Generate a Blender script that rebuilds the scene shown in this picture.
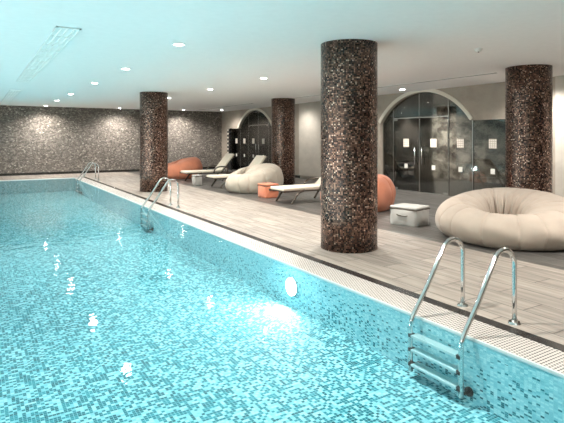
import bpy, bmesh, math, random
from mathutils import Vector, Matrix
random.seed(7)
scene = bpy.context.scene
C = scene.collection
PI = math.pi
for o in list(bpy.data.objects):
    bpy.data.objects.remove(o)

# ---------------------------------------------------------------- camera, world, exposure
EYE = 1.55
CEIL = 2.88
F_PX = 500.0
YAW = math.atan(307 / F_PX)
cam_data = bpy.data.cameras.new('camera')
cam = bpy.data.objects.new('camera', cam_data)
C.objects.link(cam)
cam.location = (0, 0, EYE)
cam.rotation_euler = (PI / 2, 0, -YAW)
cam_data.sensor_fit = 'HORIZONTAL'
cam_data.sensor_width = 36.0
cam_data.lens = 36.0 * F_PX / 564
cam_data.shift_y = (138 - 211.5) / 564
cam_data.clip_start = 0.05
scene.camera = cam

world = bpy.data.worlds.new('world')
scene.world = world
world.use_nodes = True
world.node_tree.nodes['Background'].inputs[0].default_value = (0.9, 0.95, 1, 1)
world.node_tree.nodes['Background'].inputs[1].default_value = 0.0

vs = scene.view_settings
vs.view_transform = 'Standard'
vs.look = 'None'
vs.gamma = 1
vs.use_curve_mapping = False
vs.exposure = 0.12

SPOT_W = 520.0          # each ceiling downlight
POOL_W = 34.0          # each underwater lamp
scene.cycles.max_bounces = 10
scene.cycles.diffuse_bounces = 6
scene.cycles.glossy_bounces = 4
scene.cycles.transparent_max_bounces = 12
scene.cycles.sample_clamp_indirect = 6.0
scene.cycles.use_denoising = True

# ---------------------------------------------------------------- node helpers
class NT:
    def __init__(s, name):
        s.m = bpy.data.materials.new(name)
        s.m.use_nodes = True
        s.t = s.m.node_tree
        s.t.nodes.clear()
        s.out = s.t.nodes.new('ShaderNodeOutputMaterial')
    def n(s, typ, **kw):
        x = s.t.nodes.new(typ)
        for k, v in kw.items():
            setattr(x, k, v)
        return x
    def l(s, a, b):
        s.t.links.new(a, b)
    def put(s, sock, v):
        if isinstance(v, bpy.types.NodeSocket):
            s.l(v, sock)
        else:
            if isinstance(v, (tuple, list)) and len(v) == 3 and sock.type == 'RGBA':
                v = (*v, 1)
            sock.default_value = v
    def math(s, op, a, b=None, c=None, clamp=False):
        x = s.n('ShaderNodeMath', operation=op, use_clamp=clamp)
        s.put(x.inputs[0], a)
        if b is not None: s.put(x.inputs[1], b)
        if c is not None: s.put(x.inputs[2], c)
        return x.outputs[0]
    def vmath(s, op, a, b=None):
        x = s.n('ShaderNodeVectorMath', operation=op)
        s.put(x.inputs[0], a)
        if b is not None: s.put(x.inputs[1], b)
        return x.outputs[0]
    def mix(s, f, a, b):
        x = s.n('ShaderNodeMix', data_type='RGBA')
        s.put(x.inputs[0], f); s.put(x.inputs[6], a); s.put(x.inputs[7], b)
        return x.outputs[2]
    def ramp(s, f, stops, interp='LINEAR'):
        x = s.n('ShaderNodeValToRGB')
        cr = x.color_ramp
        cr.interpolation = interp
        while len(cr.elements) > 1: cr.elements.remove(cr.elements[-1])
        cr.elements[0].position = stops[0][0]; cr.elements[0].color = (*stops[0][1], 1)
        for p, c in stops[1:]:
            e = cr.elements.new(p); e.color = (*c, 1)
        s.put(x.inputs[0], f)
        return x.outputs[0]
    def maprange(s, v, a, b, c, d):
        x = s.n('ShaderNodeMapRange')
        s.put(x.inputs[0], v)
        for i, q in enumerate((a, b, c, d)): x.inputs[i + 1].default_value = q
        return x.outputs[0]
    def uv(s):
        return s.n('ShaderNodeUVMap').outputs[0]
    def obj(s):
        return s.n('ShaderNodeTexCoord').outputs['Object']
    def noise(s, vec, scale, detail=3, rough=.5, out=0):
        x = s.n('ShaderNodeTexNoise')
        if vec is not None: s.l(vec, x.inputs['Vector'])
        x.inputs['Scale'].default_value = scale
        x.inputs['Detail'].default_value = detail
        x.inputs['Roughness'].default_value = rough
        return x.outputs[out]
    def bump(s, h, strength=.3, dist=.01, normal=None):
        x = s.n('ShaderNodeBump')
        x.inputs['Strength'].default_value = strength
        x.inputs['Distance'].default_value = dist
        s.put(x.inputs['Height'], h)
        if normal is not None: s.l(normal, x.inputs['Normal'])
        return x.outputs[0]
    def principled(s, color, rough=.5, metal=0.0, normal=None, spec=.5, **kw):
        p = s.n('ShaderNodeBsdfPrincipled')
        s.put(p.inputs['Base Color'], color)
        s.put(p.inputs['Roughness'], rough)
        s.put(p.inputs['Metallic'], metal)
        s.put(p.inputs['Specular IOR Level'], spec)
        if normal is not None: s.l(normal, p.inputs['Normal'])
        for k, v in kw.items(): s.put(p.inputs[k], v)
        s.l(p.outputs[0], s.out.inputs[0])
        return p
    def cell(s, uvw, sx, sy, stagger=False):
        """returns (cell id vector, local x 0..1, local y 0..1)"""
        sc = s.vmath('MULTIPLY', uvw, (1 / sx, 1 / sy, 0))
        sep = s.n('ShaderNodeSeparateXYZ'); s.l(sc, sep.inputs[0])
        x, y = sep.outputs[0], sep.outputs[1]
        iy = s.math('FLOOR', y)
        if stagger:
            x = s.math('ADD', x, s.math('MULTIPLY', iy, 0.5))
        ix = s.math('FLOOR', x)
        cmb = s.n('ShaderNodeCombineXYZ'); s.l(ix, cmb.inputs[0]); s.l(iy, cmb.inputs[1])
        return cmb.outputs[0], s.math('FRACT', x), s.math('FRACT', y)
    def grout(s, fx, fy, gx, gy):
        ex = s.math('MINIMUM', fx, s.math('SUBTRACT', 1.0, fx))
        ey = s.math('MINIMUM', fy, s.math('SUBTRACT', 1.0, fy))
        return s.math('MAXIMUM', s.math('LESS_THAN', ex, gx), s.math('LESS_THAN', ey, gy))
    def white(s, vec):
        x = s.n('ShaderNodeTexWhiteNoise', noise_dimensions='3D'); s.l(vec, x.inputs[0])
        return x.outputs['Value'], x.outputs['Color']

def simple(name, col, rough=.5, metal=0.0, nscale=0, nstr=.2, vary=0.0, spec=.5, **kw):
    t = NT(name)
    c = col; nrm = None
    if nscale:
        nz = t.noise(t.obj(), nscale, 4)
        nrm = t.bump(nz, nstr, .01)
        if vary:
            c = t.mix(t.maprange(t.noise(t.obj(), nscale * .35, 3), .3, .7, 0, 1), col, tuple(x * (1 - vary) for x in col))
    elif vary:
        c = t.mix(t.noise(t.obj(), 3, 3), col, tuple(x * (1 - vary) for x in col))
    t.principled(c, rough, metal, nrm, spec, **kw)
    return t.m

def emis(name, col, strength):
    t = NT(name)
    e = t.n('ShaderNodeEmission'); t.put(e.inputs[0], col); e.inputs[1].default_value = strength
    t.l(e.outputs[0], t.out.inputs[0])
    return t.m

M = {}
# ceiling plaster
M['ceiling'] = simple('ceiling_plaster', (.88, .875, .865), .9, 0, 30, .05, .03)

# pool floor mosaic
def pool_tile(name, sx, sy, dens_a, dens_b, wall=False):
    t = NT(name)
    uv = t.uv()
    cid, fx, fy = t.cell(uv, sx, sy)
    rnd, rc = t.white(cid)
    # clusters: tiles come in short runs
    cid2, _, _ = t.cell(uv, sx * 2, sy * 1)
    rnd2, _ = t.white(t.vmath('ADD', cid2, (31.7, 11.3, 4.1)))
    mixr = t.math('MULTIPLY_ADD', rnd2, .12, t.math('MULTIPLY', rnd, .88))
    if wall:
        sep = t.n('ShaderNodeSeparateXYZ'); t.l(uv, sep.inputs[0])
        dens = t.maprange(sep.outputs[1], -.06, -.5, dens_a, dens_b)
        sel = t.math('LESS_THAN', rnd, dens)
    else:
        big = t.noise(uv, .45, 2)
        dens = t.maprange(big, .3, .7, dens_a, dens_b)
        sel = t.math('LESS_THAN', mixr, dens)
    light = t.ramp(t.math('FRACT', t.math('MULTIPLY', rnd, 17.3)),
                   [(0, (.28, .55, .59)), (.35, (.40, .64, .66)), (.7, (.21, .48, .53)), (1, (.44, .66, .68))], 'CONSTANT')
    dark = t.ramp(t.math('FRACT', t.math('MULTIPLY', rnd2, 13.1)),
                  [(0, (.012, .15, .18)), (.5, (.025, .22, .26)), (.8, (.006, .09, .11))], 'CONSTANT')
    col = t.mix(sel, light, dark)
    if wall:
        light = t.mix(.75, light, (.72, .95, .95))
    g = t.grout(fx, fy, .06, .06)
    col = t.mix(g, col, (.28, .52, .56))
    t.principled(col, .75, 0, None, .15)
    return t.m
M['pool_floor'] = pool_tile('pool_floor_mosaic', .027, .027, .50, .66)
M['pool_wall'] = pool_tile('pool_wall_mosaic', .03, .014, .015, .28, True)

# water surface: clear tint plus Fresnel gloss with small ripples
t = NT('pool_water')
ob = t.obj()
rip = t.math('ADD', t.noise(ob, 3.2, 2), t.math('MULTIPLY', t.noise(ob, 11, 2), .25))
nrm = t.bump(rip, .35, .012)
fr = t.n('ShaderNodeFresnel'); fr.inputs[0].default_value = 1.33; t.l(nrm, fr.inputs['Normal'])
tr = t.n('ShaderNodeBsdfTransparent'); tr.inputs[0].default_value = (.84, .965, .985, 1)
gl = t.n('ShaderNodeBsdfGlossy'); gl.inputs['Roughness'].default_value = .02; t.l(nrm, gl.inputs['Normal'])
mx = t.n('ShaderNodeMixShader'); t.l(fr.outputs[0], mx.inputs[0]); t.l(tr.outputs[0], mx.inputs[1]); t.l(gl.outputs[0], mx.inputs[2])
t.l(mx.outputs[0], t.out.inputs[0])
M['water'] = t.m

# deck tiles (planks)
def planks(name, c1, c2, cm, w, h, rough, streak=(.6, 8), bumpd=.002, g=.006):
    t = NT(name)
    uv = t.uv()
    sw = t.n('ShaderNodeSeparateXYZ'); t.l(uv, sw.inputs[0])
    cb = t.n('ShaderNodeCombineXYZ'); t.l(sw.outputs[1], cb.inputs[0]); t.l(sw.outputs[0], cb.inputs[1])
    v = cb.outputs[0]
    cid, fx, fy = t.cell(v, w, h, True)
    rnd, rc = t.white(cid)
    sv = t.vmath('MULTIPLY', v, (streak[0], streak[1], 1))
    shift = t.n('ShaderNodeVectorMath', operation='MULTIPLY_ADD'); t.l(rc, shift.inputs[0]); shift.inputs[1].default_value = (9, 9, 9); t.l(sv, shift.inputs[2])
    nz = t.noise(shift.outputs[0], 2.2, 5, .6)
    col = t.mix(t.maprange(nz, .3, .7, 0, 1), c1, c2)
    hs = t.n('ShaderNodeHueSaturation'); t.l(col, hs.inputs['Color'])
    t.l(t.maprange(rnd, 0, 1, .82, 1.12), hs.inputs['Value'])
    gr = t.grout(fx, fy, g / w, g / h)
    col = t.mix(gr, hs.outputs[0], cm)
    ht = t.math('SUBTRACT', t.math('MULTIPLY', nz, .3), gr)
    t.principled(col, t.maprange(nz, .3, .7, rough, rough + .15), 0, t.bump(ht, .5, bumpd), .4)
    return t.m
M['deck'] = planks('deck_travertine', (.35, .305, .26), (.20, .172, .147), (.09, .08, .07), .9, .30, .38)
M['darkdeck'] = planks('deck_grey_stone', (.12, .112, .10), (.05, .047, .043), (.05, .048, .045), 1.2, .22, .30, (.5, 10))

# overflow grate
t = NT('grate_plastic')
uv = t.uv()
cid, fx, fy = t.cell(uv, .030, .030, True)
cx = t.math('ABSOLUTE', t.math('SUBTRACT', fx, .5)); cy = t.math('ABSOLUTE', t.math('SUBTRACT', fy, .5))
hole = t.math('MULTIPLY', t.math('LESS_THAN', cx, .32), t.math('LESS_THAN', cy, .27))
sep = t.n('ShaderNodeSeparateXYZ'); t.l(uv, sep.inputs[0])
lip = t.math('GREATER_THAN', sep.outputs[0], 3.30)
hole = t.math('MULTIPLY', hole, lip)
t.principled(t.mix(hole, (.49, .455, .415), (.06, .05, .045)), .5, 0, t.bump(t.math('SUBTRACT', 1.0, hole), .6, .004), .4)
M['grate'] = t.m

t = NT('black_granite')
nz = t.noise(t.obj(), 90, 2)
t.principled(t.ramp(nz, [(.35, (.012, .012, .012)), (.62, (.03, .028, .026)), (.72, (.14, .13, .12))]), .25)
M['granite'] = t.m

# column mosaic, bronze glass chips
t = NT('column_mosaic')
uv = t.uv()
cid, fx, fy = t.cell(uv, .021, .021)
rnd, rc = t.white(cid)
col = t.ramp(rnd, [(0, (.030, .016, .012)), (.25, (.105, .055, .040)), (.50, (.20, .11, .076)), (.72, (.34, .20, .145)), (.87, (.05, .04, .038)), (.955, (.68, .50, .40))], 'CONSTANT')
gr = t.grout(fx, fy, .08, .08)
col = t.mix(gr, col, (.03, .022, .02))
geo = t.n('ShaderNodeNewGeometry')
tilt = t.n('ShaderNodeVectorMath', operation='MULTIPLY_ADD')
t.l(t.vmath('SUBTRACT', rc, (.5, .5, .5)), tilt.inputs[0]); tilt.inputs[1].default_value = (.07, .07, .07); t.l(geo.outputs['Normal'], tilt.inputs[2])
nn = t.vmath('NORMALIZE', tilt.outputs[0])
t.principled(col, t.math('MULTIPLY_ADD', rnd, .14, .24), .7, nn, .8)
M['column'] = t.m

# back wall: rough chipped stone mosaic
t = NT('stone_chip_wall')
ob = t.obj()
vo = t.n('ShaderNodeTexVoronoi'); vo.inputs['Scale'].default_value = 17; t.l(t.vmath('MULTIPLY', ob, (1, 1, 1.5)), vo.inputs['Vector'])
vo2 = t.n('ShaderNodeTexVoronoi', feature='DISTANCE_TO_EDGE'); vo2.inputs['Scale'].default_value = 17; t.l(t.vmath('MULTIPLY', ob, (1, 1, 1.5)), vo2.inputs['Vector'])
sep = t.n('ShaderNodeSeparateColor'); t.l(vo.outputs['Color'], sep.inputs[0])
col = t.ramp(sep.outputs[0], [(0, (.11, .095, .08)), (.3, (.22, .19, .16)), (.6, (.33, .29, .245)), (.85, (.17, .147, .125)), (.95, (.55, .50, .43))], 'CONSTANT')
edge = t.math('LESS_THAN', vo2.outputs['Distance'], .035)
col = t.mix(edge, col, (.07, .06, .052))
big = t.noise(ob, 1.4, 4)
col = t.mix(t.maprange(big, .35, .65, 0, .35), col, (.16, .14, .125))
ht = t.math('ADD', t.math('MINIMUM', t.math('MULTIPLY', vo2.outputs['Distance'], 5), .6), t.math('MULTIPLY', sep.outputs[1], .6))
t.principled(col, .55, 0, t.bump(ht, .9, .03), .5)
M['stonewall'] = t.m

# plaster walls
def plaster(name, c, var=.15):
    t = NT(name)
    ob = t.obj()
    nz = t.noise(t.vmath('MULTIPLY', ob, (1, 1, 1.5)), 2.0, 6, .65)
    f = t.noise(ob, 45, 3)
    col = t.mix(t.maprange(nz, .40, .60, 0, 1), c, tuple(x * (1 - var) for x in c))
    t.principled(col, .6, 0, t.bump(t.math('ADD', nz, t.math('MULTIPLY', f, .3)), .35, .01), .4)
    return t.m
M['taupe'] = plaster('taupe_plaster', (.37, .32, .265))
M['palewall'] = plaster('pale_plaster', (.50, .46, .40), .1)
M['whitewall'] = plaster('white_plaster', (.88, .87, .85), .03)
M['cream'] = plaster('cream_trim', (.72, .67, .58), .05)
M['innerwall'] = plaster('marbled_grey_wall', (.50, .47, .42), .85)
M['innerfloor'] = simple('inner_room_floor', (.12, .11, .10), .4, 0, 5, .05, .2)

M['chrome'] = simple('polished_steel', (.72, .72, .71), .10, 1.0)
M['steel'] = simple('brushed_steel', (.60, .60, .58), .25, 1.0)
M['black'] = simple('black_rubber', (.012, .012, .012), .5)
M['bronze'] = simple('bronze_metal', (.10, .085, .07), .35, .8)
M['step'] = simple('ladder_tread', (.50, .62, .62), .3, .3, 60, .1)
M['lens'] = emis('lamp_lens', (1, .97, .90), 60)
M['poollens'] = emis('pool_lamp_lens', (.93, 1, 1), 22)
M['sticker'] = emis('unused', (1, 1, 1), 0)
M['white'] = simple('white_enamel', (.82, .81, .78), .4)
M['lip'] = simple('pale_edge_tile', (.42, .50, .50), .4)
M['vent'] = simple('vent_metal', (.93, .92, .90), .35, 0)
M['ventdark'] = simple('vent_shadow_gap', (.09, .10, .10), .7)

def fabric(name, c, vary=.1, sc=260):
    t = NT(name)
    ob = t.obj()
    w1 = t.noise(ob, sc, 2)
    b = t.noise(ob, 4, 4)
    col = t.mix(t.maprange(b, .35, .65, 0, 1), c, tuple(x * (1 - vary) for x in c))
    t.principled(col, .82, 0, t.bump(t.math('ADD', t.math('MULTIPLY', w1, .15), b), .25, .012), .25, **{'Sheen Weight': .15})
    return t.m
M['beige'] = fabric('beige_canvas', (.43, .355, .29))
M['beigeB'] = fabric('sand_canvas', (.40, .35, .285))
M['orange'] = fabric('terracotta_canvas', (.54, .20, .115))
M['orangeB'] = fabric('coral_canvas', (.60, .20, .11))
M['greyfab'] = fabric('pale_grey_canvas', (.40, .385, .355))
M['cushion'] = fabric('cream_sling', (.66, .60, .49))
M['seam'] = simple('dark_seam', (.07, .055, .04), .8)

# frosted sticker with a small grid of bars
t = NT('frosted_sticker')
cid, fx, fy = t.cell(t.uv(), .055, .055)
g = t.grout(fx, fy, .14, .14)
t.principled(t.mix(g, (.80, .77, .70), (.42, .34, .27)), .6)
M['frosted'] = t.m
t = NT('frosted_plain'); t.principled((.78, .76, .70), .6); M['frostplain'] = t.m

t = NT('tinted_glass')
fr = t.n('ShaderNodeFresnel'); fr.inputs[0].default_value = 1.5
lw = t.math('MULTIPLY_ADD', fr.outputs[0], .9, .05, True)
tr = t.n('ShaderNodeBsdfTransparent'); tr.inputs[0].default_value = (.74, .74, .71, 1)
gl = t.n('ShaderNodeBsdfGlossy'); gl.inputs['Roughness'].default_value = .03
mx = t.n('ShaderNodeMixShader'); t.l(lw, mx.inputs[0]); t.l(tr.outputs[0], mx.inputs[1]); t.l(gl.outputs[0], mx.inputs[2])
t.l(mx.outputs[0], t.out.inputs[0])
M['glass'] = t.m

# ---------------------------------------------------------------- mesh helpers
def link_mesh(name, bm, mat, parent=None, smooth=False, uvm=True, loc=None, rotz=0):
    bm.normal_update()
    if uvm and not bm.loops.layers.uv:
        L = bm.loops.layers.uv.new('UVMap')
        for f in bm.faces:
            n = f.normal
            ax = max(range(3), key=lambda i: abs(n[i]))
            for lp in f.loops:
                c = lp.vert.co
                lp[L].uv = (c.x, c.y) if ax == 2 else ((c.y, c.z) if ax == 0 else (c.x, c.z))
    me = bpy.data.meshes.new(name)
    bm.to_mesh(me); bm.free()
    if smooth:
        for p in me.polygons: p.use_smooth = True
    o = bpy.data.objects.new(name, me)
    me.materials.append(M[mat] if isinstance(mat, str) else mat)
    C.objects.link(o)
    if parent is not None: o.parent = parent
    if loc: o.location = loc
    o.rotation_euler.z = rotz
    return o

def tag(o, label=None, cat=None, group=None, kind=None):
    if label: o['label'] = label
    if cat: o['category'] = cat
    if group: o['group'] = group
    if kind: o['kind'] = kind
    return o

def empty(name, loc=(0, 0, 0), rz=0, label=None, cat=None, group=None, kind=None):
    o = bpy.data.objects.new(name, None)
    C.objects.link(o)
    o.location = loc; o.rotation_euler = (0, 0, rz)
    o.empty_display_size = .1
    return tag(o, label, cat, group, kind)

def kids(o):
    return [x for x in bpy.data.objects if x.parent == o]
def copy_tree(o, parent=None):
    c = o.copy(); C.objects.link(c)
    if parent: c.parent = parent
    for ch in kids(o):
        if ch != c: copy_tree(ch, c)
    return c

def box(bm, x0, y0, z0, x1, y1, z1, bev=0, seg=2):
    r = bmesh.ops.create_cube(bm, size=1)
    vsx = r['verts']
    for v in vsx:
        v.co = Vector(((x0 + x1) / 2 + v.co.x * (x1 - x0), (y0 + y1) / 2 + v.co.y * (y1 - y0), (z0 + z1) / 2 + v.co.z * (z1 - z0)))
    if bev:
        es = list({e for v in vsx for e in v.link_edges})
        bmesh.ops.bevel(bm, geom=es, offset=bev, segments=seg, affect='EDGES', profile=.6)
    return bm
def nb(): return bmesh.new()

def tube(bm, pts, r, n=14, closed=False, cap=True):
    pts = [Vector(p) for p in pts]
    rings = []
    N = len(pts)
    up = Vector((0, 0, 1))
    prev = None
    for i, p in enumerate(pts):
        a = pts[max(i - 1, 0)]; b = pts[min(i + 1, N - 1)]
        d = (b - a).normalized()
        if prev is None:
            s = d.cross(up)
            if s.length < .05: s = d.cross(Vector((1, 0, 0)))
            s.normalize()
        else:
            s = (prev - d * prev.dot(d)).normalized()
        prev = s
        t_ = d.cross(s)
        rr = r[i] if isinstance(r, (list, tuple)) else r
        rings.append([bm.verts.new(p + (s * math.cos(k * 2 * PI / n) + t_ * math.sin(k * 2 * PI / n)) * rr) for k in range(n)])
    for i in range(N - 1):
        for k in range(n):
            bm.faces.new((rings[i][k], rings[i][(k + 1) % n], rings[i + 1][(k + 1) % n], rings[i + 1][k]))
    if cap:
        bm.faces.new(rings[0][::-1]); bm.faces.new(rings[-1])
    bmesh.ops.recalc_face_normals(bm, faces=bm.faces)
    return bm

def smoothpath(pts, n=8):
    """Catmull-Rom through points"""
    P = [Vector(p) for p in pts]
    P = [P[0] * 2 - P[1]] + P + [P[-1] * 2 - P[-2]]
    out = []
    for i in range(1, len(P) - 2):
        for k in range(n):
            t_ = k / n
            p0, p1, p2, p3 = P[i - 1:i + 3]
            out.append(.5 * ((2 * p1) + (p2 - p0) * t_ + (2 * p0 - 5 * p1 + 4 * p2 - p3) * t_ ** 2 + (3 * p1 - p0 - 3 * p2 + p3) * t_ ** 3))
    out.append(P[-2])
    return out

def disc(bm, c, r, h, axis='z', n=28, r2=None):
    M_ = Matrix.Translation(Vector(c))
    if axis == 'x': M_ = M_ @ Matrix.Rotation(PI / 2, 4, 'Y')
    if axis == 'y': M_ = M_ @ Matrix.Rotation(PI / 2, 4, 'X')
    bmesh.ops.create_cone(bm, cap_ends=True, segments=n, radius1=r, radius2=r if r2 is None else r2, depth=h, matrix=M_)
    return bm

def prism_yz(bm, poly, x0, x1):
    """closed polygon in (y,z) extruded from x0 to x1"""
    a = [bm.verts.new((x0, y, z)) for y, z in poly]
    b = [bm.verts.new((x1, y, z)) for y, z in poly]
    bm.faces.new(a); bm.faces.new(b[::-1])
    n = len(poly)
    for i in range(n):
        bm.faces.new((a[i], b[i], b[(i + 1) % n], a[(i + 1) % n]))
    bmesh.ops.recalc_face_normals(bm, faces=bm.faces)
    return bm

# ---------------------------------------------------------------- dimensions
XW, XL, YB, YF = 10.7, -5.5, 23.3, -2.2        # right wall, left wall, back wall, front wall
PX0, PX1, PY0, PY1 = -3.6, 3.28, .55, 20.75      # pool
PZ = -.50                                      # pool floor
WZ = -.014                                     # water level
XG, XD = 3.64, 3.75                            # grate outer edge, granite outer edge
XS = 5.87                                      # pale to dark deck

# ---------------------------------------------------------------- setting
b = nb()
G = .36
box(b, XD, YF, -.30, XS, YB, 0)
box(b, PX0 - G - .11, PY1 + G + .11, -.30, XD, YB, 0)
box(b, PX0 - G - .11, YF, -.30, XD, PY0 - G - .11, 0)
box(b, XL, YF, -.30, PX0 - G - .11, YB, 0)
tag(link_mesh('floor', b, 'deck'), kind='structure')
b = nb(); box(b, XS, YF, -.30, XW + .25, YB, 0)
tag(link_mesh('floor', b, 'darkdeck'), kind='structure')

b = nb(); box(b, XL - .2, YF - .2, CEIL, XW + .3, YB + .3, CEIL + .25)
tag(link_mesh('ceiling', b, 'ceiling'), kind='structure')
b = nb(); box(b, XL - .2, YB, -.3, XW + .3, YB + .3, CEIL)
tag(link_mesh('wall_back', b, 'stonewall'), kind='structure')
b = nb(); box(b, XL - .2, YF, -.3, XL, YB, CEIL)
tag(link_mesh('wall_left', b, 'whitewall'), kind='structure')  # unseen wall, made white to bounce light up to the ceiling
b = nb(); box(b, XL - .2, YF - .2, -.3, XW + .3, YF, CEIL)
tag(link_mesh('wall_front', b, 'taupe'), kind='structure')

# right wall with two arched openings
ARC1 = (9.95, 1.65, 2.0, .84)   # centre Y, half chord, spring z, rise
ARC2 = (19.80, 1.60, 2.0, .80)
def arc_z(A, y):
    c, hw, z0, rise = A
    R = (hw * hw + rise * rise) / (2 * rise)
    return z0 + rise - R + math.sqrt(max(R * R - (y - c) ** 2, 0))
def arc_pts(A, y0, y1, n=28):
    return [(y0 + (y1 - y0) * i / n, arc_z(A, y0 + (y1 - y0) * i / n)) for i in range(n + 1)]
R1 = 6.75      # right end of the rectangular glazing beside arch 1
L2 = 22.40     # left end of rectangular glazing beside arch 2
poly = [(YF, 0), (YF, CEIL), (YB, CEIL), (YB, 0), (L2, 0), (L2, 2.0), (ARC2[0] + ARC2[1], 2.0)]
poly += arc_pts(ARC2, ARC2[0] + ARC2[1], ARC2[0] - ARC2[1])[1:]
poly += [(ARC2[0] - ARC2[1], 0), (ARC1[0] + ARC1[1], 0)]
poly += arc_pts(ARC1, ARC1[0] + ARC1[1], ARC1[0] - ARC1[1])
poly += [(R1, 2.0), (R1, 0)]
b = nb(); prism_yz(b, poly, XW, XW + .25)
tag(link_mesh('wall_right', b, 'taupe'), kind='structure')

# light panels on the right wall (pale plaster bays with a small return)
def bay(name, y0, y1):
    b = nb(); box(b, XW - .05, y0, .12, XW, y1, CEIL, .006)
    tag(link_mesh(name, b, 'palewall'), kind='structure')
bay('trim_1', 12.75, 16.1)
bay('trim_2', 4.2, 6.1)
b = nb(); box(b, XW - .10, YF, 0, XW, 4.2, CEIL)
tag(link_mesh('trim_3', b, 'palewall'), kind='structure')

# cream arch bands round the openings
def band(name, A, y0, y1):
    outer = []; inner = arc_pts(A, y0, y1, 36)
    c, hw, z0, rise = A
    R = (hw * hw + rise * rise) / (2 * rise); zc = z0 + rise - R
    for y, z in inner:
        d = Vector((y - c, z - zc)).normalized() * (R + .10)
        outer.append((c + d.x, zc + d.y))
    b = nb(); prism_yz(b, inner + outer[::-1], XW - .03, XW)
    tag(link_mesh(name, b, 'cream'), kind='structure')
band('trim_4', ARC1, ARC1[0] - ARC1[1], ARC1[0] + ARC1[1])
band('trim_5', ARC2, ARC2[0] - ARC2[1], ARC2[0] + ARC2[1])

# rooms behind the glass
def inner_room(y0, y1, x1):
    b = nb(); box(b, XW + .25, y0, -.3, x1, y1, 0); tag(link_mesh('floor', b, 'innerfloor'), kind='structure')
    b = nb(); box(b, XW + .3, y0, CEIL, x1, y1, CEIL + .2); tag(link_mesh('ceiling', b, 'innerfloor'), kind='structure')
    b = nb(); box(b, x1, y0 - .1, -.3, x1 + .1, y1 + .1, CEIL); tag(link_mesh('wall_inner', b, 'innerwall'), kind='structure')
    b = nb(); box(b, XW + .25, y0 - .1, -.3, x1, y0, CEIL); tag(link_mesh('wall_inner_side', b, 'innerwall'), kind='structure')
    b = nb(); box(b, XW + .25, y1, -.3, x1, y1 + .1, CEIL); tag(link_mesh('wall_inner_side', b, 'innerwall'), kind='structure')
inner_room(6.2, 15.6, 15.2)
inner_room(17.6, 23.3, 13.5)

# skirting
b = nb(); box(b, XL, YB - .03, 0, XW, YB, .10, .004); tag(link_mesh('baseboard_back', b, 'granite'), kind='structure')
for y0, y1 in ((11.60, 12.75), (16.1, 18.2)):
    b = nb(); box(b, XW - .02, y0, 0, XW, y1, .10); tag(link_mesh('baseboard_right', b, 'granite'), kind='structure')

# pool
b = nb()
box(b, PX0 - .1, PY0 - .1, PZ - .2, PX1 + .1, PY1 + .1, PZ)
tag(link_mesh('pool_floor', b, 'pool_floor'), kind='structure')
def slab(name, mat, *c):
    b = nb(); box(b, *c); return tag(link_mesh(name, b, mat), kind='structure')
slab('pool_wall_right', 'pool_wall', PX1, PY0, PZ, PX1 + .36, PY1, -.009)
slab('pool_wall_left', 'pool_wall', PX0 - .36, PY0, PZ, PX0, PY1, -.009)
slab('pool_wall_back', 'pool_wall', PX0 - .36, PY1, PZ, PX1 + .36, PY1 + .36, -.009)
slab('pool_wall_front', 'pool_wall', PX0 - .36, PY0 - .36, PZ, PX1 + .36, PY0, -.009)
b = nb(); v = [b.verts.new(p) for p in ((PX0, PY0, WZ), (PX1, PY0, WZ), (PX1, PY1, WZ), (PX0, PY1, WZ))]; b.faces.new(v)
tag(link_mesh('pool_water', b, 'water'), 'clear turquoise water filling the long mosaic pool', 'water', kind='stuff')

# overflow grate on each side, granite kerb outside it
def ring(name, mat, x0, y0, x1, y1, w, z0, z1):
    for n_, c in (('right', (x1, y0 - w, z0, x1 + w, y1 + w, z1)), ('left', (x0 - w, y0 - w, z0, x0, y1 + w, z1)),
                  ('back', (x0, y1, z0, x1, y1 + w, z1)), ('front', (x0, y0 - w, z0, x1, y0, z1))):
        b = nb(); box(b, *c, 0 if mat == 'granite' else .004, 1)
        o = link_mesh(name, b, mat); tag(o, kind='structure')
ring('overflow_grate', 'grate', PX0 - .013, PY0 - .013, PX1 + .013, PY1 + .013, G - .013, -.008, .0)
for c in ((PX1 - .004, PY0, -.022, PX1 + .014, PY1, .001), (PX0 - .014, PY0, -.03, PX0 + .004, PY1, .001), (PX0 - .014, PY1 - .004, -.03, PX1 + .014, PY1 + .014, .001), (PX0 - .014, PY0 - .014, -.03, PX1 + .014, PY0 + .004, .001)):
    b = nb(); box(b, *c); tag(link_mesh('pool_lip', b, 'lip'), kind='structure')
ring('kerb_strip', 'granite', PX0 - G, PY0 - G, PX1 + G, PY1 + G, .11, -.14, .003)

# ---------------------------------------------------------------- columns
def column(x, y, label):
    b = nb(); R_ = .40; n = 96; hn = 6
    L = b.loops.layers.uv.new('UVMap')
    rows = [[b.verts.new((R_ * math.cos(2 * PI * k / n), R_ * math.sin(2 * PI * k / n), CEIL * j / hn)) for k in range(n)] for j in range(hn + 1)]
    circ = 120 * .021
    for j in range(hn):
        for k in range(n):
            f = b.faces.new((rows[j][k], rows[j][(k + 1) % n], rows[j + 1][(k + 1) % n], rows[j + 1][k]))
            for lp, (uu, vv) in zip(f.loops, ((k, j), (k + 1, j), (k + 1, j + 1), (k, j + 1))):
                lp[L].uv = (uu / n * circ, vv / hn * CEIL)
            f.smooth = True
    b.faces.new(rows[0][::-1]); b.faces.new(rows[-1])
    o = link_mesh('mosaic_column', b, 'column', loc=(x, y, 0))
    tag(o, label, 'column', 'bronze mosaic columns')
    return o
column(4.53, 5.56, 'largest bronze mosaic column, standing in front of everything on the pale deck')
column(4.48, 14.5, 'bronze mosaic column at far left on the pale deck, behind the middle pool ladder')
column(8.95, 14.5, 'bronze mosaic column behind the sand doughnut beanbag, on the dark deck')
column(8.89, 5.60, 'bronze mosaic column at right, behind the large beige doughnut beanbag')

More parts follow.
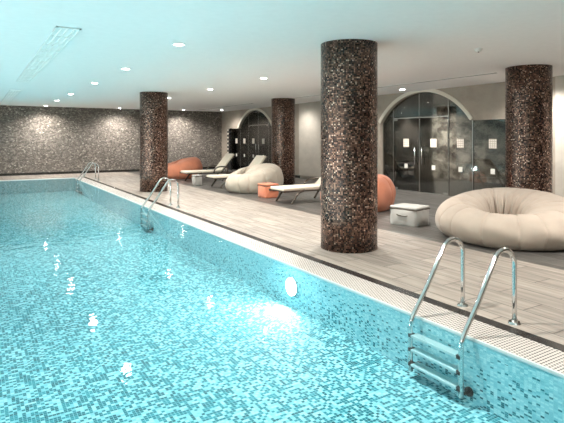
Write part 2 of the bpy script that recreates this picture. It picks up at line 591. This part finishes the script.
# ---------------------------------------------------------------- ceiling fixtures
def make_spot():
    r = empty('ceiling_downlight', (0, 0, 0))
    b = nb()
    n = 32
    prof = [(.066, -.001), (.074, -.012), (.086, -.010), (.090, 0)]
    rows = [[b.verts.new((p * math.cos(2 * PI * k / n), p * math.sin(2 * PI * k / n), z)) for k in range(n)] for p, z in prof]
    for j in range(len(rows) - 1):
        for k in range(n):
            b.faces.new((rows[j][k], rows[j][(k + 1) % n], rows[j + 1][(k + 1) % n], rows[j + 1][k]))
    bmesh.ops.recalc_face_normals(b, faces=b.faces)
    link_mesh('trim_ring', b, 'white', r, True)
    b = nb(); disc(b, (0, 0, -.008), .066, .006); link_mesh('lens', b, 'lens', r)
    ld = bpy.data.lights.new('downlight_lamp', 'SPOT')
    ld.energy = SPOT_W; ld.spot_size = math.radians(150); ld.spot_blend = .9
    ld.shadow_soft_size = .06; ld.color = (1, .955, .90)
    lo = bpy.data.objects.new('downlight_lamp', ld); C.objects.link(lo); lo.parent = r; lo.location = (0, 0, -.03)
    return r
spots = [
    (2.46, 6.80, 'nearest and brightest round downlight in the row over the pool edge'),
    (2.46, 9.74, 'second nearest round downlight in the row over the pool edge'),
    (2.46, 12.65, 'third nearest round downlight in the row over the pool edge'),
    (2.46, 16.2, 'fourth nearest round downlight in the row over the pool edge'),
    (2.46, 19.2, 'fifth nearest round downlight over the pool, just before the back wall one'),
    (2.48, 22.6, 'round downlight washing the left part of the stone back wall'),
    (5.45, 22.6, 'round downlight washing the stone back wall just left of the far left column'),
    (8.4, 22.6, 'round downlight washing the stone wall behind the orange doughnut beanbag'),
    (5.45, 16.0, 'round downlight on the ceiling just right of the far left column top'),
    (5.45, 12.6, 'round downlight over the deck between the left and far columns, farther of two'),
    (5.45, 9.65, 'round downlight over the deck nearest to the largest column left side'),
    (9.93, 9.9, 'round downlight just above the large glazed arch'),
    (9.93, 15.5, 'round downlight by the right wall hidden behind the far right-hand column'),
    (9.93, 12.7, 'round downlight by the right wall, hidden behind the largest column'),
    (9.93, 21.6, 'round downlight by the right wall left of the small glazed arch'),
    (5.45, 6.75, 'round downlight over the deck, directly behind the largest column'),
    (9.93, 6.3, 'round downlight by the right wall behind the right column'),
    (6.4, 2.6, 'added fill downlight over the deck, beyond the right edge of the photo'),  # off-frame lamps from here down are added to light the room
    (9.7, 3.2, 'added fill downlight by the pale wall, beyond the right edge of the photo'),
    (2.46, 3.6, 'added fill downlight over the near pool, above the top edge of the photo'),
    (2.46, .2, 'added fill downlight over the near pool end beside the camera'),
    (-2.4, 3.6, 'first added fill downlight of the left row over the pool, out of view'),  # left row is unseen, added as fill over the pool
    (-2.4, 9.7, 'second added fill downlight of the left row over the pool, out of view'),
    (-2.4, 16.2, 'third added fill downlight of the left row over the pool, out of view'),
    (-2.4, 22.6, 'added fill downlight at the left end of the stone back wall, out of view'),
    (-4.6, 1.5, 'first added wall washing downlight by the white left wall, out of view'),  # unseen washers added so the left wall bounces light onto the ceiling
    (-4.6, 5.5, 'second added wall washing downlight by the white left wall, out of view'),
    (-4.6, 9.5, 'third added wall washing downlight by the white left wall, out of view'),
    (-4.6, 13.5, 'fourth added wall washing downlight by the white left wall, out of view'),
]
proto = make_spot()
for i, (x, y, lb) in enumerate(spots):
    o = proto if i == 0 else copy_tree(proto)
    o.location = (x, y, CEIL)
    tag(o, lb, 'ceiling light', 'round ceiling downlights')
    if (x > 9.6 and y > 11) or x < -4:
        for ch in kids(o):
            if ch.type == 'LIGHT':
                ch.data = ch.data.copy(); ch.data.energy = SPOT_W * (.38 if x > 0 else 2.2)

# little dim markers near the back wall
def make_small_spot():
    b = nb(); disc(b, (0, 0, -.006), .04, .012); disc(b, (0, 0, -.014), .022, .006)
    return b
for i, (x, lb) in enumerate(((4.05, 'tiny unlit ceiling eyelet left of the far left column'), (6.35, 'tiny unlit ceiling eyelet behind the top of the far left column'))):
    o = link_mesh('ceiling_eyelet', make_small_spot(), 'white', loc=(x, 22.9, CEIL)); tag(o, lb, 'ceiling fitting')

b = nb(); disc(b, (0, 0, -.008), .06, .016); disc(b, (0, 0, -.028), .04, .03, r2=.05)
o = link_mesh('smoke_detector', b, 'white', loc=(6.41, 4.83, CEIL)); tag(o, 'small white detector on the ceiling in front of the right column', 'smoke detector')
b = nb(); disc(b, (0, 0, -.045), .012, .012); link_mesh('sensor_tip', b, 'black', o)

def long_vent(name, x0, x1, y0, y1, label, ns):
    r = empty(name, ((x0 + x1) / 2, (y0 + y1) / 2, CEIL), 0, label, 'air vent')
    hx, hy = (x1 - x0) / 2, (y1 - y0) / 2
    b = nb(); box(b, -hx, -hy, -.006, hx, hy, -.001); link_mesh('grille_back', b, 'vent', r)
    b = nb()
    for c in ((-hx, -hy, -hx + .018, hy), (hx - .018, -hy, hx, hy), (-hx, -hy, hx, -hy + .018), (-hx, hy - .018, hx, hy)):
        box(b, c[0], c[1], -.018, c[2], c[3], -.004)
    link_mesh('vent_frame', b, 'vent', r)
    b = nb()
    for k in range(1, 4):
        xx = -hx + k * 2 * hx / 4
        box(b, xx - .006, -hy + .02, -.02, xx + .006, hy - .02, -.006)
    for k in range(1, ns):
        yy = -hy + k * 2 * hy / ns
        box(b, -hx + .02, yy - .008, -.016, hx - .02, yy + .008, -.006)
    link_mesh('louvre', b, 'vent', r)
long_vent('ceiling_vent', .82, 1.10, 6.45, 13.2, 'long pale ceiling vent running above the pool, nearer one', 11)
long_vent('ceiling_vent', .82, 1.10, 15.6, 22.0, 'short looking ceiling vent above the pool near the back wall', 10)
def slot(y0, y1, label):
    r = empty('slot_diffuser', (9.05, (y0 + y1) / 2, CEIL), 0, label, 'air slot')
    hy = (y1 - y0) / 2
    b = nb(); box(b, -.045, -hy, -.004, .045, hy, -.001); link_mesh('dark_gap', b, 'ventdark', r)
    b = nb(); box(b, -.06, -hy, -.008, -.045, hy, 0); box(b, .045, -hy, -.008, .06, hy, 0); link_mesh('slot_frame', b, 'white', r)
slot(16.9, 22.6, 'narrow ceiling air slot in front of the small glazed arch')
slot(11.3, 14.0, 'narrow ceiling air slot between the far column and the largest column')
slot(6.4, 10.6, 'narrow ceiling air slot in front of the large glazed arch')

# ---------------------------------------------------------------- glazing
GX = XW + .10
def pane(poly, parent, name='pane'):
    b = nb(); prism_yz(b, poly, GX, GX + .012); return link_mesh(name, b, 'glass', parent)
def stickers(par, y, z=1.41, z2=.73, big=True):
    b = nb(); box(b, GX - .004, y - .11, z - .12, GX - .001, y + .11, z + .12)
    L = b.loops.layers.uv.new('UVMap')
    for f in b.faces:
        for lp in f.loops: lp[L].uv = ((lp.vert.co.y - y + .11), (lp.vert.co.z - z + .11))
    link_mesh('frosted_square', b, 'frosted', par)
    b = nb(); box(b, GX - .004, y - .06, z2 - .065, GX - .001, y + .06, z2 + .065)
    link_mesh('frosted_dot', b, 'frostplain', par)
def bar(par, y, z0, z1, w=.012, name='glazing_bar', mat='steel'):
    b = nb(); box(b, GX - .012, y - w, z0, GX + .024, y + w, z1); return link_mesh(name, b, mat, par)
def door_handle(par, y, z0=.80, z1=1.28):
    b = nb()
    tube(b, [(GX - .055, y, z0), (GX - .055, y, z1)], .014)
    for z in (z0 + .08, z1 - .08): tube(b, [(GX - .055, y, z), (GX, y, z)], .008)
    link_mesh('handle', b, 'chrome', par, True)
def glazed_arch(i, A, ym, half, side, rect):
    c, hw, z0, rise = A
    ya, yb = ym - half, ym + half
    w = empty('window_%d' % i, (0, 0, 0), kind='structure')
    HT = 2.13
    for p0, p1 in ((c - hw, ya), (yb, c + hw)):
        pts = [(p0, .01)] + arc_pts(A, p0, p1, 14) + [(p1, .01)]
        pn = pane(pts, w)
        if p1 - p0 > .5: stickers(pn, (p0 + p1) / 2)
    for p0, p1 in ((ya, ym), (ym, yb)):
        pane([(p0, HT + .01)] + arc_pts(A, p0, p1, 14) + [(p1, HT + .01)], w, 'fanlight_pane')
    pn = pane([(rect[0], .01), (rect[0], 2.0), (rect[1], 2.0), (rect[1], .01)], w)
    stickers(pn, rect[2])
    for y in (ya, yb):
        bar(w, y, 0, arc_z(A, y), .008)
    bar(w, ym, HT, arc_z(A, ym), .008)
    bar(w, c - hw if rect[0] < c else c + hw, 0, 2.0, .012)
    b = nb(); box(b, GX - .008, ya, HT, GX + .02, yb, HT + .02); link_mesh('transom', b, 'steel', w)
    b = nb(); box(b, GX - .01, min(rect[0], c - hw), 0, GX + .022, max(rect[1], c + hw), .01); link_mesh('sill', b, 'steel', w)
    d = empty('door_%d' % i, (0, 0, 0), kind='structure')
    for p0, p1, sy, hy in ((ya + .01, ym - .006, (ya + ym) / 2, ym - .13), (ym + .006, yb - .01, (ym + yb) / 2, ym + .13)):
        lf = pane([(p0, .015), (p0, HT - .01), (p1, HT - .01), (p1, .015)], d, 'leaf')
        stickers(lf, sy); door_handle(lf, hy)
        hy2 = p0 if p0 < ym - .1 else p1
        for zz in ((HT - .07, HT), (.01, .08)):
            b = nb(); e0, e1 = (p0, p0 + .16) if p0 < ym - .1 else (p1 - .16, p1)
            box(b, GX - .008, e0, zz[0], GX - .0005, e1, zz[1], .002); link_mesh('patch_fitting', b, 'chrome', lf)
        ye = p1 if p0 < ym - .1 else p0
        b = nb(); box(b, GX - .003, ye - .007, .02, GX + .015, ye + .007, HT - .02); link_mesh('edge_strip', b, 'steel', lf)
glazed_arch(1, ARC1, 10.10, 1.03, 0, (R1, ARC1[0] - ARC1[1], 7.73))
glazed_arch(2, ARC2, 19.62, .92, 0, (ARC2[0] + ARC2[1], L2, 21.8))

# carved zigzag post beside the small arch
b = nb()
n = 9
pts = []
for k in range(n):
    z = .35 + k * .185
    pts += [(22.05, z), (22.22, z + .09)]
pts.append((22.05, .35 + n * .185))
b = nb(); prism_yz(b, [(22.40, 0), (21.98, 0)] + [(y - .02, z) for y, z in pts] + [(22.40, 2.0)], XW - .12, XW - .03)
o = link_mesh('carved_panel', b, 'black'); tag(o, 'narrow dark panel with zigzag edge beside the small glazed arch', 'carved panel')
b = nb()
for k in range(n):
    z = .40 + k * .185
    prism_yz(b, [(22.30, z), (22.22, z + .06), (22.30, z + .12), (22.38, z + .06)], XW - .125, XW - .12)
link_mesh('inlay', b, 'cream', o)

# things inside the room behind the large arch
b = nb(); bmesh.ops.create_uvsphere(b, u_segments=40, v_segments=24, radius=.36)
o = link_mesh('exercise_ball', b, 'black', None, True, loc=(13.6, 13.4, .36)); tag(o, 'round black exercise ball seen through the glass door', 'ball')
o = empty('padded_bench', (12.55, 13.1, 0), .2, 'low padded bench seen through glass left of black ball', 'bench')
b = nb(); box(b, -.25, -.75, .42, .25, .75, .52, .03, 3); link_mesh('pad', b, 'greyfab', o, True)
b = nb(); box(b, -.2, -.7, .37, .2, .7, .42, .006); link_mesh('bench_frame', b, 'bronze', o)
for sx in (-.18, .18):
    for sy in (-.6, .6):
        b = nb(); tube(b, [(sx, sy, .37), (sx * 1.1, sy * 1.1, 0)], .02, 10); link_mesh('leg', b, 'bronze', o)
for (x, y, e) in ((14.3, 13.0, 600), (14.3, 15.0, 600), (12.4, 20.2, 14)):  # lamps added to brighten the rooms behind the glass
    r = copy_tree(proto); r.location = (x, y, CEIL)
    tag(r, ('added downlight inside the marbled room, opposite the large glass door' if y < 14 else 'added downlight inside the marbled room, in its far corner') if y < 16 else 'added downlight in the room behind the small arch', 'ceiling light', 'round ceiling downlights')
    for ch in kids(r):
        if ch.type == 'LIGHT':
            ch.data = ch.data.copy(); ch.data.energy = e

# ---------------------------------------------------------------- underwater lamps
def make_pool_lamp():
    r = empty('pool_lamp', (0, 0, 0))
    b = nb(); disc(b, (-.010, 0, 0), .12, .02, 'x', 32); link_mesh('bezel', b, 'steel', r)
    b = nb(); disc(b, (-.024, 0, 0), .105, .012, 'x', 32); link_mesh('lens', b, 'poollens', r)
    ld = bpy.data.lights.new('underwater_lamp', 'AREA'); ld.shape = 'DISK'; ld.size = .18
    ld.energy = POOL_W; ld.color = (.88, .97, 1)
    lo = bpy.data.objects.new('underwater_lamp', ld); C.objects.link(lo); lo.parent = r
    lo.location = (-.035, 0, 0); lo.rotation_euler = (0, PI / 2, 0)   # -Z turns to -X
    return r
pl = make_pool_lamp()
yy = (5.1,)
lb = ('round underwater lamp glowing in the pool wall below the largest column',)
for i, y in enumerate(yy):
    o = pl if i == 0 else copy_tree(pl)
    o.location = (PX1, y, -.25); tag(o, lb[i], 'pool light', 'underwater lamps')
for i, y in enumerate((1.8, 4.7, 7.6, 10.5, 13.4, 16.3, 19.2)):  # unseen left-wall lamps, added to light the basin
    o = copy_tree(pl); o.location = (PX0, y, -.25); o.rotation_euler.z = PI
    tag(o, ('first', 'second', 'third', 'fourth', 'fifth', 'sixth', 'seventh')[i] + ' added underwater lamp of the left pool wall, out of view', 'pool light', 'underwater lamps')

# ---------------------------------------------------------------- pool ladders
def make_ladder():
    """origin on the deck edge line above the pool wall, midway between the rails; -X towards the water"""
    r = empty('pool_ladder')
    W = .26
    for s in (-W, W):
        path = [(.57, s, 0), (.57, s, .25), (.57, s, .46)]
        # tight bend at the top
        for k in range(0, 11):
            a = math.radians(k * 14.2)
            path.append((.57 - .145 + .145 * math.cos(a), s, .485 + .145 * math.sin(a)))
        p = path[-1]
        path.append((.10, s, .25)); path.append((-.05, s, .055))
        path += [(-.082, s, .0), (-.098, s, -.035), (-.104, s, -.08), (-.104, s, -.25), (-.104, s, -.44)]
        b = nb(); tube(b, path, .0205, 16); rail = link_mesh('handrail', b, 'chrome', r, True)
        b = nb(); disc(b, (.57, s, .007), .052, .012, 'z', 28, .045); disc(b, (.57, s, .02), .030, .02, 'z', 28, .024)
        link_mesh('floor_flange', b, 'chrome', rail)
        b = nb(); disc(b, (-.012, s, -.42), .035, .02, 'x'); tube(b, [(-.104, s, -.42), (.0, s, -.42)], .012, 10)
        link_mesh('wall_foot', b, 'black', rail)
    for z in (-.13, -.25, -.375):
        b = nb(); box(b, -.13, -W + .02, z - .012, -.05, W - .02, z + .010, .004); st = link_mesh('step', b, 'step', r)
        for s in (-W + .012, W - .012):
            b = nb(); box(b, -.130, s - .020, z - .016, -.078, s + .020, z + .014, .006); link_mesh('end_cap', b, 'black', st)
    return r
lad = make_ladder()
for i, (y, l_) in enumerate(((2.81, 'large chrome pool ladder nearest the camera, below the beige doughnut beanbag'),
                             (10.93, 'chrome pool ladder in front of the far left mosaic column'),
                             (19.35, 'farthest and smallest chrome pool ladder, by the stone back wall'))):
    o = lad if i == 0 else copy_tree(lad)
    o.location = (PX1, y, 0.003 if 0 else 0); tag(o, l_, 'pool ladder', 'chrome pool ladders')

# ---------------------------------------------------------------- beanbags
def cr(P, t_):
    n = len(P) - 1
    x = t_ * n; i = min(int(x), n - 1); f = x - i
    g = lambda k: P[min(max(k, 0), n)]
    p0, p1, p2, p3 = g(i - 1), g(i), g(i + 1), g(i + 2)
    return tuple(.5 * (2 * b_ + (c_ - a_) * f + (2 * a_ - 5 * b_ + 4 * c_ - d_) * f * f + (3 * b_ - a_ - 3 * c_ + d_) * f ** 3) for a_, b_, c_, d_ in zip(p0, p1, p2, p3))
def doughnut(name, mat, x, y, R, hf, hb, back, label, nseam=14, hole=1.0, shift=.12, seed=1, nth=448, nph=84, ell=1.0, sdir=None):
    sdir = back if sdir is None else sdir
    rnd = random.Random(seed)
    PR = [(0, .10), (.10 * hole, .105), (.22 * hole, .15), (.31 * hole, .33), (.35 * hole, .58), (.41 * hole + .02, .79), (.50 * hole + .06, .92), (.62, .995), (.73, .985), (.83, .92),
          (.91, .82), (.985, .62), (1.0, .42), (.97, .22), (.90, .07), (.80, .0), (.45, 0), (0, 0)]
    ph = [rnd.uniform(0, 6.28) for _ in range(8)]
    seams = [2 * PI * (k + .3 * rnd.uniform(-1, 1)) / nseam for k in range(nseam)]
    b = nb(); rows = []
    for i in range(nth):
        th = 2 * PI * i / nth
        dth = th - back
        H = (hf + hb) / 2 + (hb - hf) / 2 * math.cos(dth)
        Rr = R * (1 + .02 * math.sin(3 * th + ph[0]) + .015 * math.sin(5 * th + ph[1]))
        sd = min(abs((th - s + PI) % (2 * PI) - PI) for s in seams)
        groove = math.exp(-(sd * R / .013) ** 2)
        soft = math.exp(-(sd * R / .06) ** 2)
        row = []
        for j in range(nph + 1):
            t_ = j / nph
            rho, z = cr(PR, t_)
            inner = max(0, min(1, (.62 - rho) / .25)) if t_ < .5 else 0
            outer = max(0, min(1, (t_ - .30) / .2)); outer = outer * outer * (3 - 2 * outer) * (1 if t_ < .86 else 0)
            wr = 1.7 * inner * (.012 * math.sin(17 * th + ph[2] + 2 * t_) + .012 * math.sin(29 * th + ph[3]) + .008 * math.sin(43 * th + ph[4] - 5 * t_)) * (1 if rho > .1 else rho * 10)
            low = max(0, min(1, (.5 - z) / .5)) * outer
            wr2 = .006 * math.sin(11 * th + 9 * z + ph[5]) * outer + .008 * low * math.sin(23 * th + ph[6]) * math.sin(z * 6)
            d = (-.016 * groove - .005 * soft) * (.35 + .65 * outer)
            wgt = min(1, rho * 3) * (1 if t_ < .86 else 0)
            rr = Rr * rho + (wr + wr2) * R - 0
            zz = z * H
            # push along approximate normal
            nr, nz = (rho - .66), (z - .5) * .8
            ln = math.hypot(nr, nz) + 1e-6
            rr += d * wgt * nr / ln; zz += d * wgt * nz / ln
            zz = max(zz, 0)
            sh = -shift * R * min(1, max(0, .72 - rho) * 1.9) * (1 if t_ < .58 else 0)
            cxp = math.cos(sdir) * sh; cyp = math.sin(sdir) * sh
            row.append((rr * math.cos(th) + cxp, rr * math.sin(th) * ell + cyp, zz))
        rows.append(row)
    top = b.verts.new(rows[0][0]); bot = b.verts.new(rows[0][-1])
    V = [[b.verts.new(p) for p in row[1:-1]] for row in rows]
    m = len(V[0])
    for i in range(nth):
        A_, B_ = V[i], V[(i + 1) % nth]
        b.faces.new((top, A_[0], B_[0])); b.faces.new((bot, B_[-1], A_[-1]))
        for j in range(m - 1):
            b.faces.new((A_[j], A_[j + 1], B_[j + 1], B_[j]))
    bmesh.ops.recalc_face_normals(b, faces=b.faces)
    o = link_mesh(name, b, mat, None, True, loc=(x, y, 0))
    tag(o, label, 'beanbag', 'doughnut beanbags')
    # welt piping between top and lower panel
    return o
AWAY = PI / 2 - YAW      # direction the camera looks, as an angle from +X
doughnut('doughnut_beanbag', 'beige', 7.06, 4.76, 1.07, .47, .72, AWAY - .5, 'largest beige doughnut beanbag at right, in front of the right column', 15, .74, .34, 3, sdir=AWAY - .7)
doughnut('doughnut_beanbag', 'beigeB', 6.93, 12.85, .84, .52, .80, AWAY - 1.0, 'pale sand doughnut beanbag in front of the far column', 12, .5, .50, 5, sdir=AWAY - 1.0)
doughnut('doughnut_beanbag', 'orange', 6.85, 18.75, .86, .50, .80, AWAY - 1.2, 'orange doughnut beanbag behind the far left column', 10, .6, .35, 8)
doughnut('doughnut_beanbag', 'orange', 7.17, 8.52, .82, .62, .74, AWAY - 1.4, 'orange doughnut beanbag half hidden behind the largest column', 10, .6, .1, 11)

# ---------------------------------------------------------------- poufs
def pouf(name, mat, x, y, rz, w, d, h, label, handle=True):
    r = empty(name, (x, y, 0), rz, label, 'pouf')
    b = nb()
    box(b, -w / 2, -d / 2, 0, w / 2, d / 2, h * .86)
    bmesh.ops.subdivide_edges(b, edges=b.edges[:], cuts=9, use_grid_fill=True)
    for v in b.verts:
        fx, fy, fz = v.co.x / (w / 2), v.co.y / (d / 2), v.co.z / (h * .86) * 2 - 1
        bul = .022 * (1 - fz * fz)
        if abs(fx) > .99: v.co.x += math.copysign(bul * (1 - fy * fy), fx)
        if abs(fy) > .99: v.co.y += math.copysign(bul * (1 - fx * fx), fy)
        v.co.x += .004 * math.sin(v.co.y * 40 + v.co.z * 25); v.co.y += .004 * math.sin(v.co.x * 37 - v.co.z * 30)
        k = 1 - .05 * max(abs(fx), abs(fy)) * (abs(fx * fy)) ** 3
        v.co.x *= k; v.co.y *= k
    link_mesh('body', b, mat, r, True)
    b = nb(); box(b, -w / 2 - .004, -d / 2 - .004, h * .86 - .012, w / 2 + .004, d / 2 + .004, h * .86 + .006, .004); link_mesh('zip_seam', b, 'seam', r)
    b = nb(); box(b, -w / 2, -d / 2, h * .86 + .003, w / 2, d / 2, h, .025, 4)
    link_mesh('lid', b, mat, r, True)
    if handle:
        b = nb(); tube(b, smoothpath([(-.11, -d / 2 - .012, h * .56), (-.06, -d / 2 - .035, h * .54), (.06, -d / 2 - .035, h * .52), (.11, -d / 2 - .012, h * .55)]), .009, 8)
        link_mesh('handle', b, 'seam', r, True)
    return r
pouf('cube_pouf', 'greyfab', 6.66, 6.46, .225 - PI / 2, .54, .47, .34, 'grey white cube pouf beside the largest column')
pouf('cube_pouf', 'orangeB', 6.55, 11.36, .0, .40, .44, .36, 'orange cube pouf in front of the sand beanbag')
pouf('cube_pouf', 'greyfab', 6.22, 15.47, .1, .26, .26, .34, 'small white cube pouf between the two farther loungers', False)

# ---------------------------------------------------------------- sun loungers
def make_lounger(back_deg):
    r = empty('sun_lounger')      # long axis +X, foot end at x=0
    Lh, W = 1.28, .66
    hw = W / 2
    zt = .30
    b = nb()
    for s in (-hw, hw): tube(b, smoothpath([(0, s, zt), (.05, s, zt + .005), (Lh, s, zt - .01), (1.95, s, zt - .03)]), .018, 10)
    for x_ in (.02, .65, Lh, 1.9): tube(b, [(x_, -hw, zt - (.0 if x_ < 1.5 else .03)), (x_, hw, zt - (.0 if x_ < 1.5 else .03))], .014, 8)
    link_mesh('frame', b, 'bronze', r, True)
    for s in (-hw - .02, hw + .02):
        for pts in ([(.52, s, zt + .01), (.40, s, zt - .02), (.30, s, zt - .10), (.16, s, .012)],
                    [(1.62, s, zt - .01), (1.50, s, zt - .04), (1.42, s, zt - .12), (1.30, s, .012)]):
            b = nb(); tube(b, smoothpath(pts), .026, 10); link_mesh('leg', b, 'bronze', r, True)
        b = nb()
        tube(b, smoothpath([(.98, s, zt), (1.00, s, zt + .10), (1.10, s, zt + .19), (1.28, s, zt + .22), (1.46, s, zt + .20), (1.52, s, zt + .12), (1.50, s, zt)]), .024, 10)
        link_mesh('armrest', b, 'bronze', r, True)
    b = nb(); box(b, -.03, -hw + .015, zt + .012, Lh, hw - .015, zt + .085, .025, 4); link_mesh('seat_cushion', b, 'cushion', r, True)
    A_ = math.radians(back_deg)
    bl = .80
    b = nb(); box(b, 0, -hw + .02, .0, bl, hw - .02, .06, .022, 4)
    bmesh.ops.rotate(b, verts=b.verts, cent=(0, 0, 0), matrix=Matrix.Rotation(-A_, 3, 'Y'))
    bmesh.ops.translate(b, verts=b.verts, vec=(Lh + .02, 0, zt + .03))
    bk = link_mesh('backrest_cushion', b, 'cushion', r, True)
    b = nb()
    for s in (-hw + .01, hw - .01):
        tube(b, [(Lh + .02, s, zt + .015), (Lh + .02 + (bl + .03) * math.cos(A_), s, zt + .015 + (bl + .03) * math.sin(A_))], .014, 8)
    e = (Lh + .02 + (bl + .02) * math.cos(A_), zt + .015 + (bl + .02) * math.sin(A_))
    tube(b, [(e[0], -hw + .01, e[1]), (e[0], hw - .01, e[1])], .014, 8)
    if back_deg > 10:
        m_ = (Lh + .02 + .5 * math.cos(A_), zt + .01 + .5 * math.sin(A_))
        for s in (-hw + .04, hw - .04):
            tube(b, [(m_[0], s, m_[1]), (m_[0] + .12, s, zt - .02)], .010, 8)
    link_mesh('backrest_frame', b, 'bronze', r, True)
    return r
lg = make_lounger(50)
lg.location = (6.30, 16.85, 0)
tag(lg, 'cream sun lounger with raised back beside the far orange beanbag', 'sun lounger', 'cream sun loungers')
l2 = copy_tree(lg); l2.location = (6.26, 14.40, 0)
l2['label'] = 'cream sun lounger with raised back, partly behind the sand beanbag'
l3 = make_lounger(42); l3.location = (6.12, 10.15, 0)
tag(l3, 'nearest cream sun lounger, its head end hidden behind the largest column', 'sun lounger', 'cream sun loungers')
